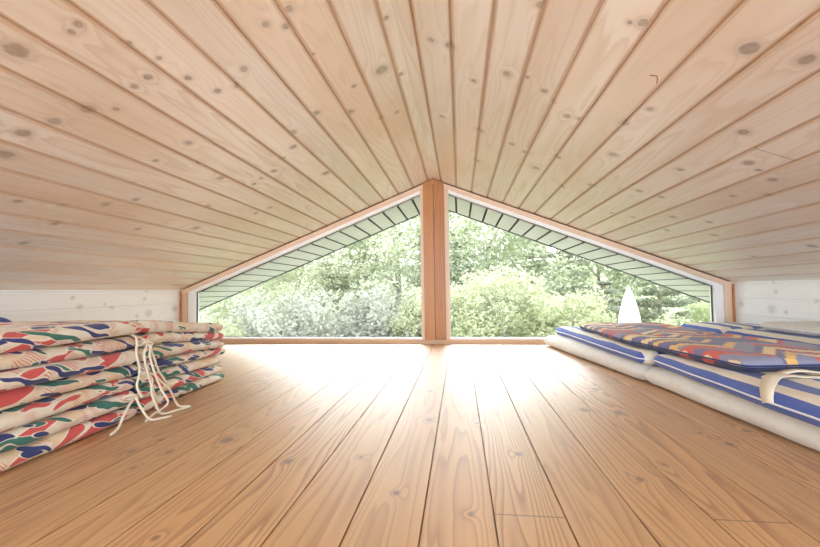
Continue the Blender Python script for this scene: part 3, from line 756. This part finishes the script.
for kd, x, y, s, where in PLANTS:
    nm, lf, bk, words = KIND[kd]
    a = random.uniform(0, 6.28)
    r_ = thing(nm, '%s %s' % (words, where), 'shrub' if nm == 'shrub' else 'tree', (x, y, gz(y) - .05), a, 'trees and shrubs outside')
    r_.scale = (s * random.uniform(.95, 1.08), s * random.uniform(.95, 1.08), s)
    if kd not in first:
        tm, fm = PR[kd]
        first[kd] = [link('branches' if nm == 'shrub' else 'trunk', tm, M[bk], r_), link('foliage', fm, M[lf], r_)]
    else:
        for ch in first[kd]:
            c = ch.copy(); COL.objects.link(c); c.parent = r_
# closed white parasol
e = thing('garden_parasol', 'closed white garden parasol standing outside the right window', 'parasol', (3.27, 8.0, ZG))
M['parasol'] = cloth('white_parasol_cloth', (.86, .86, .84), .02)
m_ = MB(); rings = []
prof = [(2.80, .03), (2.74, .055), (2.62, .085), (2.45, .125), (2.30, .150), (2.10, .175), (1.85, .17), (1.6, .165), (1.3, .15), (1.12, .13)]
for z, r_ in prof:
    rings.append([(r_ * (1 + (.16 if z < 2.7 else 0) * math.cos(8 * a + z)) * math.cos(a), r_ * (1 + (.16 if z < 2.7 else 0) * math.cos(8 * a + z)) * math.sin(a), z) for a in np.linspace(0, 2 * PI, 48, endpoint=False)])
m_.quadring(rings); link('canopy', m_.mesh('canopy', True), M['parasol'], e)
m_ = MB(); m_.tube([(0, 0, .05), (0, 0, 2.79)], .022, 10); link('pole', m_.mesh('pole', True), M['trim'], e)
m_ = MB(); m_.tube([(0, 0, 2.79), (0, 0, 2.815), (0, 0, 2.835), (0, 0, 2.86)], [.03, .034, .026, .008], 10); link('finial', m_.mesh('finial', True), M['trim'], e)
m_ = MB(); m_.tube([(0, 0, 0), (0, 0, .07), (0, 0, .09), (0, 0, .22)], [.26, .24, .05, .04], 24); link('base', m_.mesh('base', True), M['fascia'], e)
m_ = MB(); m_.tube([(.195 * math.cos(a), .195 * math.sin(a), 1.85 + .02 * math.sin(a)) for a in np.linspace(0, 2 * PI, 30)], .012, 6); link('strap', m_.mesh('strap', True), M['parasol'], e)

# ------------------------------------------------------------------ light
wd = bpy.data.worlds.new('overcast_sky'); SC.world = wd; wd.use_nodes = True
nt = wd.node_tree; bg = nt.nodes['Background']
tc = nt.nodes.new('ShaderNodeTexCoord'); sx = nt.nodes.new('ShaderNodeSeparateXYZ'); mr = nt.nodes.new('ShaderNodeMapRange'); mixw = nt.nodes.new('ShaderNodeMix'); mixw.data_type = 'RGBA'
nt.links.new(tc.outputs['Generated'], sx.inputs[0]); nt.links.new(sx.outputs['Z'], mr.inputs[0])
mr.inputs[1].default_value = -.05; mr.inputs[2].default_value = .4
mixw.inputs[6].default_value = (1, .99, .97, 1); mixw.inputs[7].default_value = (.93, .97, 1, 1)
nt.links.new(mr.outputs[0], mixw.inputs[0]); nt.links.new(mixw.outputs[2], bg.inputs[0]); bg.inputs[1].default_value = SKY = 3.3
def lamp(name, typ, loc, rot, energy, color=(1, 1, 1), **kw):
    l = bpy.data.lights.new(name, typ); l.energy = energy; l.color = color
    for k, v in kw.items(): setattr(l, k, v)
    o = bpy.data.objects.new(name, l); COL.objects.link(o); o.location = loc; o.rotation_euler = rot
    return o
def aim(d): return Vector(d).to_track_quat('-Z', 'Y').to_euler()
el = math.radians(27)
lamp('hazy_sun', 'SUN', (0, 20, 12), aim((-.05, -math.cos(el), -math.sin(el))), 8.6, (.93, .97, .98), angle=math.radians(62))
# unseen fill lamp added behind the camera to brighten the loft
lamp('rear_fill_light', 'AREA', (0, -5.5, .9), aim((0, 1, -.06)), 218, (.60, .81, 1), shape='RECTANGLE', size=6, size_y=3.4)

# ------------------------------------------------------------------ camera
f, yaw, pitch, roll = 409.93, .1199, .0403, -.0133
cam = bpy.data.cameras.new('camera'); co_ = bpy.data.objects.new('camera', cam); COL.objects.link(co_)
cam.sensor_width = 36; cam.lens = f / 820 * 36; cam.clip_start = .02; cam.clip_end = 200
Rm = Matrix.Rotation(yaw, 3, 'Z') @ Matrix.Rotation(pitch, 3, 'X') @ Matrix.Rotation(-roll, 3, 'Y')
right, fwd, up = Rm @ Vector((1, 0, 0)), Rm @ Vector((0, 1, 0)), Rm @ Vector((0, 0, 1))
mt = Matrix((right, up, -fwd)).transposed().to_4x4(); mt.translation = (.1776, 0, .3876)
co_.matrix_world = mt
SC.camera = co_
vs = SC.view_settings
vs.view_transform = 'Standard'; vs.look = 'None'; vs.gamma = 1; vs.use_curve_mapping = False; vs.exposure = 0.62
SC.cycles.use_denoising = True
SC.cycles.max_bounces = 10; SC.cycles.diffuse_bounces = 6; SC.cycles.transparent_max_bounces = 16
SC.cycles.sample_clamp_indirect = 8
